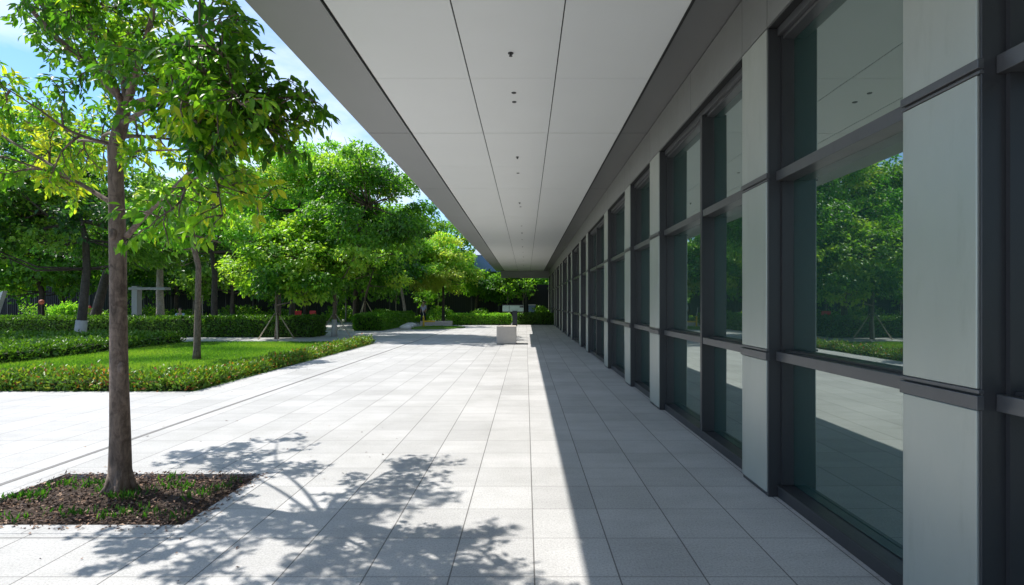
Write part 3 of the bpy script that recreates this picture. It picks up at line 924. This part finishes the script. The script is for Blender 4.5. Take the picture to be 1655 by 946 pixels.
# ================================================================== HEDGES
def hedge(name, label, poly_boxes, dens, L, W, tint, mat, rag=.05, tvar=.16, red=0.0, group=None, cat='hedge'):
    """poly_boxes: list of (x0,x1,y0,y1,h)"""
    x0, y0 = poly_boxes[0][0], poly_boxes[0][2]
    root = thing(name, (x0, y0, 0), label, cat, group)
    core = MB(); Ps = []; Ns = []
    for (a, b, c, d, h) in poly_boxes:
        e = rag * 1.2
        core.box(a + e - x0, b - e - x0, c + e - y0, d - e - y0, -.03, h - e)
        faces = [('x', a, c, d), ('x', b, c, d), ('y', c, a, b), ('y', d, a, b)]
        for ax, v, p, q in faces:
            m_ = int(dens * abs(q - p) * h)
            if m_ < 1: continue
            u = RNG.uniform(p, q, m_); zz = RNG.uniform(0.0, h, m_)
            # a mature hedge bulges a little above its foot
            ins = .05 * np.clip(.25 - zz, 0, 1) * 4 * (h > .5)
            if ax == 'x':
                sg = -1 if v == a else 1
                P_ = np.stack([v - sg * ins + RNG.normal(0, rag * .6, m_), u, zz], 1); N_ = np.tile([sg, 0, .35], (m_, 1))
            else:
                sg = -1 if v == c else 1
                P_ = np.stack([u, v - sg * ins + RNG.normal(0, rag * .6, m_), zz], 1); N_ = np.tile([0, sg, .35], (m_, 1))
            Ps.append(P_); Ns.append(N_)
        m_ = int(dens * 1.25 * (b - a) * (d - c))
        X = RNG.uniform(a, b, m_); Y = RNG.uniform(c, d, m_)
        lump = .5 * np.sin(X * 5.1 + 1.3 * np.sin(Y * 3.7)) + .5 * np.sin(Y * 4.3 + X * 1.7)
        Ps.append(np.stack([X, Y, h + lump * rag * .8 + RNG.normal(0, rag * .7, m_)], 1)); Ns.append(np.tile([0, 0, 1.], (m_, 1)))
    core.build('hedge_core' if cat == 'hedge' else 'core', M['hedge_core'], root)
    P_ = np.concatenate(Ps); N_ = np.concatenate(Ns); n = len(P_)
    P_ = P_ - np.array([x0, y0, 0])
    D_ = N_ * .6 + rdir(n) * .75 + np.array([0, 0, .35])
    tn = tint + RNG.normal(size=n) * tvar
    if red:
        wv = np.sin(P_[:, 0] * 1.9 + 2) + np.sin(P_[:, 0] * 4.3 + P_[:, 1] * 1.3)
        tn = np.where((RNG.random(n) < red * np.clip(wv, .1, 2)), RNG.uniform(.88, 1.0, n), tn)
    s = RNG.uniform(.7, 1.3, n)
    me = leaf_mesh('foliage', P_, D_, N_ + rdir(n) * .6, L * s, W * s, tn)
    link('foliage', me, mat, root)
    return root
hedge('border_shrubs', 'low ragged border shrubs with reddish tips edging the lawn along the paving',
      [(-14, -6.12, 9.35, 10.0, .23), (-6.6, -6.12, 10.0, 20.5, .16)], 1500, .075, .035, .62, M['leaf_hedge'], .085, .22, .13, cat='shrubs')
hedge('low_hedge', 'wide low green hedge lying across the lawn left of the slender tree', [(-26, -13.5, 12.6, 20.2, .36)], 420, .11, .05, .42, M['leaf_hedge'], .07, .15, .0)
hedge('clipped_hedge', 'long waist high clipped hedge behind the lawn', [(-34, -15.0, 24.0, 25.3, .86), (-15.0, -9.9, 23.9, 25.3, .88)], 520, .11, .06, .34, M['leaf_hedge'], .05, .15)
hedge('clipped_hedge', 'shorter clipped hedge running away beside the path end', [(-9.9, -8.3, 29.5, 38, .86)], 520, .12, .07, .42, M['leaf_green'], .05)
hedge('clipped_hedge', 'pale twiggy hedge across the far end of the plaza', [(-5.4, -1.2, 37.2, 38.2, .72)], 620, .12, .07, .66, M['leaf_yellow'], .05)
hedge('clipped_hedge', 'dark green hedge between the black post and the facade', [(-.6, 2.4, 37.6, 38.6, .74)], 620, .12, .07, .25, M['leaf_hedge'], .05)
hedge('small_shrub', 'small pointed yellow green shrub rising behind the clipped hedge', [(-24.6, -23.6, 26.6, 27.5, 1.35)], 420, .14, .08, .7, M['leaf_yellow'], .16, cat='shrub')

# grass blades
def blades(name, rects, dens, h, label):
    Ps = []
    for a, b, c, d in rects:
        m_ = int(dens * (b - a) * (d - c))
        Ps.append(np.stack([RNG.uniform(a, b, m_), RNG.uniform(c, d, m_), np.full(m_, .02)], 1))
    P_ = np.concatenate(Ps); n = len(P_)
    patch = .5 + .25 * np.sin(P_[:, 0] * 1.3 + 2 * np.sin(P_[:, 1] * .7)) + .15 * np.sin(P_[:, 1] * 2.1)
    me = leaf_mesh(name, P_, rdir(n) * .6 + np.array([0, 0, 1.]), rdir(n), RNG.uniform(.4, 1.2, n) * h, .014, np.clip(patch + RNG.normal(size=n) * .2, 0, 1))
    return tag(link(name, me, M['grass']), label, 'grass', kind='stuff')
blades('lawn_grass', [(-13.5, -6.6, 10.0, 20.6), (-18, -13.5, 9.8, 12.6)], 1500, .075, 'short bright green grass of the lawn around the slender trunk')
isl = MB().prism([(-6.6, 30.8), (-4.9, 31.4), (-3.9, 33.0), (-4.3, 34.2), (-6.2, 34.6), (-7.4, 33.2), (-7.2, 31.4)], -.02, .07)
tag(isl.build('grass_island', M['turf']), kind='structure')
blades('island_grass', [(-6.9, -4.4, 31.5, 34.0)], 500, .12, 'small patch of grass on the island by the yellow marker')

# ================================================================== SMALLER THINGS
# boulders round the island
for i, (x, y, s_, lb) in enumerate([(-7.3, 31.0, .26, 'nearest pale boulder at the grass island'), (-7.5, 32.4, .28, 'middle pale boulder along the left of the grass island'), (-7.7, 34.2, .28, 'farthest pale boulder behind the yellow marker')]):
    b_ = MB().blob((0, 0, .1), (s_ * 1.5, s_, s_ * .7), 12, 8, .07)
    o = b_.build('boulder', M['pale_stone'], smooth=True); o.location = (x, y, 0)
    tag(o, lb, 'boulder', 'boulders round the grass island')
# yellow marker
ym = thing('marker_post', (-6.75, 33.8, 0), 'slim yellow marker post with a side arm on the grass island', 'marker post')
MB().tube([(0, 0, 0), (0, 0, .55), (0, 0, .78)], [.07, .055, .03], 10).build('post', M['yellow'], ym)
MB().box(.05, .75, -.04, .04, .34, .44).build('arm', M['yellow'], ym, bevel=.01)
MB().tube([(0, 0, .78), (-.12, 0, 1.35)], [.02, .012], 6).build('rod', M['render'], ym)
# low wall by the island
o = MB().box(0, 2.3, 0, .35, 0, .30).build('low_wall', M['stone'], bevel=.02); o.location = (-7.6, 36.8, 0)
tag(o, 'low beige stone wall beyond the grass island', 'wall')
# stone block in the paving
blk = thing('stone_block', (-.76, 19.85, 0), 'square beige stone block standing at the edge of the canopy shade', 'stone block')
MB().box(-.38, .38, 0, .74, .02, .70).build('block', M['stone'], blk, bevel=.012)
MB().box(-.36, .36, .02, .72, 0, .02).build('base', M['joint'], blk)
# board on a black post
bd = thing('information_board', (-.78, 35.8, 0), 'pale green board on a dark square post at the far hedge', 'information board')
MB().box(-.17, .17, -.12, .12, 0, 1.06).build('post', M['post'], bd, bevel=.01)
MB().box(-.85, .62, -.06, .06, 1.0, 1.44).build('panel', M['greenpanel'], bd, bevel=.02)
f_ = MB()
f_.box(-.88, .65, -.07, .07, 1.44, 1.48); f_.box(-.88, .65, -.07, .07, .97, 1.0)
f_.box(-.40, -.37, -.075, .07, 1.0, 1.44); f_.box(.34, .60, -.075, -.06, 1.28, 1.40)
f_.build('frame', M['clad_dark'], bd)
# blue grey cabinet
cb = thing('utility_cabinet', (.5, 42.5, 0), 'blue grey utility cabinet behind the hedge near the facade end', 'cabinet')
MB().box(-.28, .28, 0, .5, .05, 1.42).build('body', M['bluegrey'], cb, bevel=.02)
MB().box(-.31, .31, -.03, .53, 1.42, 1.48).build('lid', M['render'], cb, bevel=.01)
MB().box(-.3, .3, -.02, .52, 0, .05).build('plinth', M['joint'], cb)

# dark fence along the back
fc = thing('boundary_fence', (-60, 47, 0), 'long dark navy boundary fence behind the garden trees', 'fence')
pn = MB(); 
for k in range(0, 34):
    x = k * 2.5
    pn.box(x + .06, x + 2.44, -.03, .03, .08, 3.3)
    for j in range(12):
        pn.box(x + .14 + j * .195, x + .20 + j * .195, -.07, -.031, .10, 3.25)
pn.build('fence_panel', M['navy'], fc)
for k in range(0, 35):
    MB().box(k * 2.5 - .055, k * 2.5 + .055, -.08, .08, 0, 3.4).build('fence_post', M['clad_dark'], fc)

# white gateway behind the near trunk, wall piece at the left edge, plinth
gw = thing('white_gateway', (-22.9, 30.0, 0), 'white framed gateway seen just right of the near trunk', 'gateway')
MB().box(-.2, .12, 0, .4, 0, 2.6).build('pillar', M['muted_white'], gw, bevel=.01)
MB().box(-.35, 1.8, -.05, .45, 2.38, 2.52).build('beam', M['muted_white'], gw, bevel=.01)
ww = thing('white_wall', (-35.5, 33.5, 0), 'slanting white wall end at the far left edge', 'wall')
w_ = MB(); w_.v = [(0, 0, 0), (.5, 0, 0), (1.3, 0, 2.4), (0, 0, 1.7), (0, .3, 0), (.5, .3, 0), (1.3, .3, 2.4), (0, .3, 1.7)]
w_.f = [(0, 1, 2, 3), (7, 6, 5, 4), (0, 4, 5, 1), (1, 5, 6, 2), (2, 6, 7, 3), (3, 7, 4, 0)]
w_.build('slab', M['render'], ww)
o = MB().box(0, 6.5, 0, .4, 0, .78).build('plinth_wall', M['render'], bevel=.02); o.location = (-30.5, 31.5, 0)
tag(o, 'long white plinth wall glimpsed behind the clipped hedge on the left', 'wall')
# red things
ln = thing('paper_lantern', (-29.5, 31.2, 0), 'round orange lantern on a thin pole behind the hedge on the left', 'lantern')
MB().tube([(0, 0, 0), (0, 0, 1.5)], [.02, .02], 6).build('pole', M['bark_dark'], ln)
MB().blob((0, 0, 1.66), (.15, .15, .15), 12, 8, 0).build('globe', M['orange'], ln, smooth=True)

def chair(loc, rz, label):
    c = thing('garden_chair', loc, label, 'chair', 'red garden chairs')
    c.rotation_euler[2] = rz
    MB().box(-.24, .24, -.24, .24, .42, .46).build('seat', M['red'], c, bevel=.01)
    MB().box(-.24, .24, .20, .24, .50, 1.02).build('backrest', M['red'], c, bevel=.01)
    for sx in (-1, 1):
        MB().tube([(sx * .21, -.21, 0), (sx * .21, -.21, .42)], [.018, .018], 6).build('leg', M['red'], c)
        MB().tube([(sx * .21, .21, 0), (sx * .21, .22, 1.0)], [.018, .018], 6).build('leg', M['red'], c)
    return c
chair((-13.6, 30.4, .12), .3, 'left red garden chair behind the clipped hedge')
chair((-12.9, 30.6, .12), -.4, 'right red garden chair behind the clipped hedge')
o = MB().box(-15.5, -11.5, 29.6, 31.6, 0, .12).build('terrace', M['render'], bevel=.02)
tag(o, kind='structure')

def person(loc, rz, label, shirt, seated=False, seat_h=.45):
    root = thing('person', loc, label, 'person')
    root.rotation_euler[2] = rz
    hp = seat_h + .12 if seated else .93
    sh = hp + .50
    V = {'pel': ((0, 0, hp), (.15, .11)), 'wst': ((0, .01, hp + .2), (.125, .095)), 'chs': ((0, .0, hp + .38), (.16, .11)), 'nck': ((0, .0, sh + .06), (.055, .055)),
         'hd0': ((0, -.01, sh + .15), (.075, .085)), 'hd1': ((0, -.015, sh + .25), (.085, .10)), 'hd2': ((0, -.01, sh + .33), (.05, .06))}
    E = [('pel', 'wst'), ('wst', 'chs'), ('chs', 'nck'), ('nck', 'hd0'), ('hd0', 'hd1'), ('hd1', 'hd2')]
    for s_, k in ((-1, 'l'), (1, 'r')):
        V['sh' + k] = ((s_ * .19, 0, sh - .03), (.055, .055)); V['el' + k] = ((s_ * .25, .02 if not seated else -.04, sh - .30), (.042, .042))
        V['wr' + k] = ((s_ * (.24 if not seated else .16), -.06 if not seated else -.26, sh - (.54 if not seated else .36)), (.03, .03))
        V['ha' + k] = ((s_ * (.235 if not seated else .14), -.09 if not seated else -.34, sh - (.64 if not seated else .40)), (.028, .04))
        E += [('chs', 'sh' + k), ('sh' + k, 'el' + k), ('el' + k, 'wr' + k), ('wr' + k, 'ha' + k)]
        if seated:
            V['hi' + k] = ((s_ * .09, -.03, hp - .02), (.09, .085)); V['kn' + k] = ((s_ * .11, -.44, hp), (.06, .06)); V['an' + k] = ((s_ * .11, -.44, .08), (.042, .042)); V['to' + k] = ((s_ * .12, -.60, .04), (.04, .03))
        else:
            st = .12 * s_
            V['hi' + k] = ((s_ * .09, 0, hp - .08), (.09, .09)); V['kn' + k] = ((s_ * .10, st * .6 - .03, .50), (.06, .06)); V['an' + k] = ((s_ * .10, st * 1.4, .08), (.042, .042)); V['to' + k] = ((s_ * .11, st * 1.4 - .15, .035), (.04, .03))
        E += [('pel', 'hi' + k), ('hi' + k, 'kn' + k), ('kn' + k, 'an' + k), ('an' + k, 'to' + k)]
    def skin(name, keys, grow, mat, parent, rootk):
        ks = list(keys)
        me_ = bpy.data.meshes.new(name)
        me_.from_pydata([V[k][0] for k in ks], [(ks.index(a), ks.index(b)) for a, b in E if a in ks and b in ks], [])
        o_ = link(name, me_, mat, parent)
        md = o_.modifiers.new('skin', 'SKIN'); md.use_smooth_shade = True
        if not me_.skin_vertices: return o_
        for i_, k in enumerate(ks):
            r_ = V[k][1]; me_.skin_vertices[0].data[i_].radius = (r_[0] + grow, r_[1] + grow)
            me_.skin_vertices[0].data[i_].use_root = (k == rootk)
        sb = o_.modifiers.new('sub', 'SUBSURF'); sb.levels = 1; sb.render_levels = 1
        return o_
    def add_skin_layer(o_):
        pass
    bodyo = skin('body', V.keys(), 0, M['skin'], root, 'pel')
    skin('shirt', ['pel', 'wst', 'chs', 'shl', 'ell', 'shr', 'elr'], .016, M[shirt], root, 'chs')
    skin('trousers', ['pel', 'hil', 'knl', 'anl', 'hir', 'knr', 'anr'], .014, M['trousers'], root, 'pel')
    MB().blob((0, .02, sh + .27), (.092, .10, .10), 12, 8, .03).build('hair', M['hair'], root, smooth=True)
    # face
    fc_ = MB()
    fc_.blob((0, -.118, sh + .215), (.013, .02, .022), 6, 5, 0)
    for s_ in (-1, 1):
        fc_.blob((s_ * .088, 0, sh + .22), (.012, .02, .03), 6, 5, 0)
    fc_.build('face', M['skin'], root, smooth=True)
    ey = MB()
    for s_ in (-1, 1):
        ey.blob((s_ * .032, -.108, sh + .245), (.010, .008, .007), 6, 5, 0)
    ey.blob((0, -.108, sh + .165), (.024, .006, .006), 6, 5, 0)
    ey.build('features', M['hair'], root, smooth=True)
    return root
bn = thing('bench', (-20.4, 30.2, 0), 'plain bench under the seated person in light blue', 'bench')
MB().box(-.8, .8, -.2, .2, .39, .45).build('seat', M['stake'], bn, bevel=.01)
for s_ in (-.65, .65):
    MB().box(s_ - .05, s_ + .05, -.17, .17, 0, .388).build('leg', M['clad_dark'], bn)
person((-20.4, 30.22, -.08), .25, 'person in a light blue shirt sitting behind the clipped hedge', 'shirt_blue', True)
person((-28.0, 32.6, 0), .9, 'person in a red top walking behind the hedge left of the near trunk', 'shirt_red')
person((-8.1, 40.5, 0), -.5, 'person in a pale lilac shirt standing beyond the grass island', 'shirt_lilac')
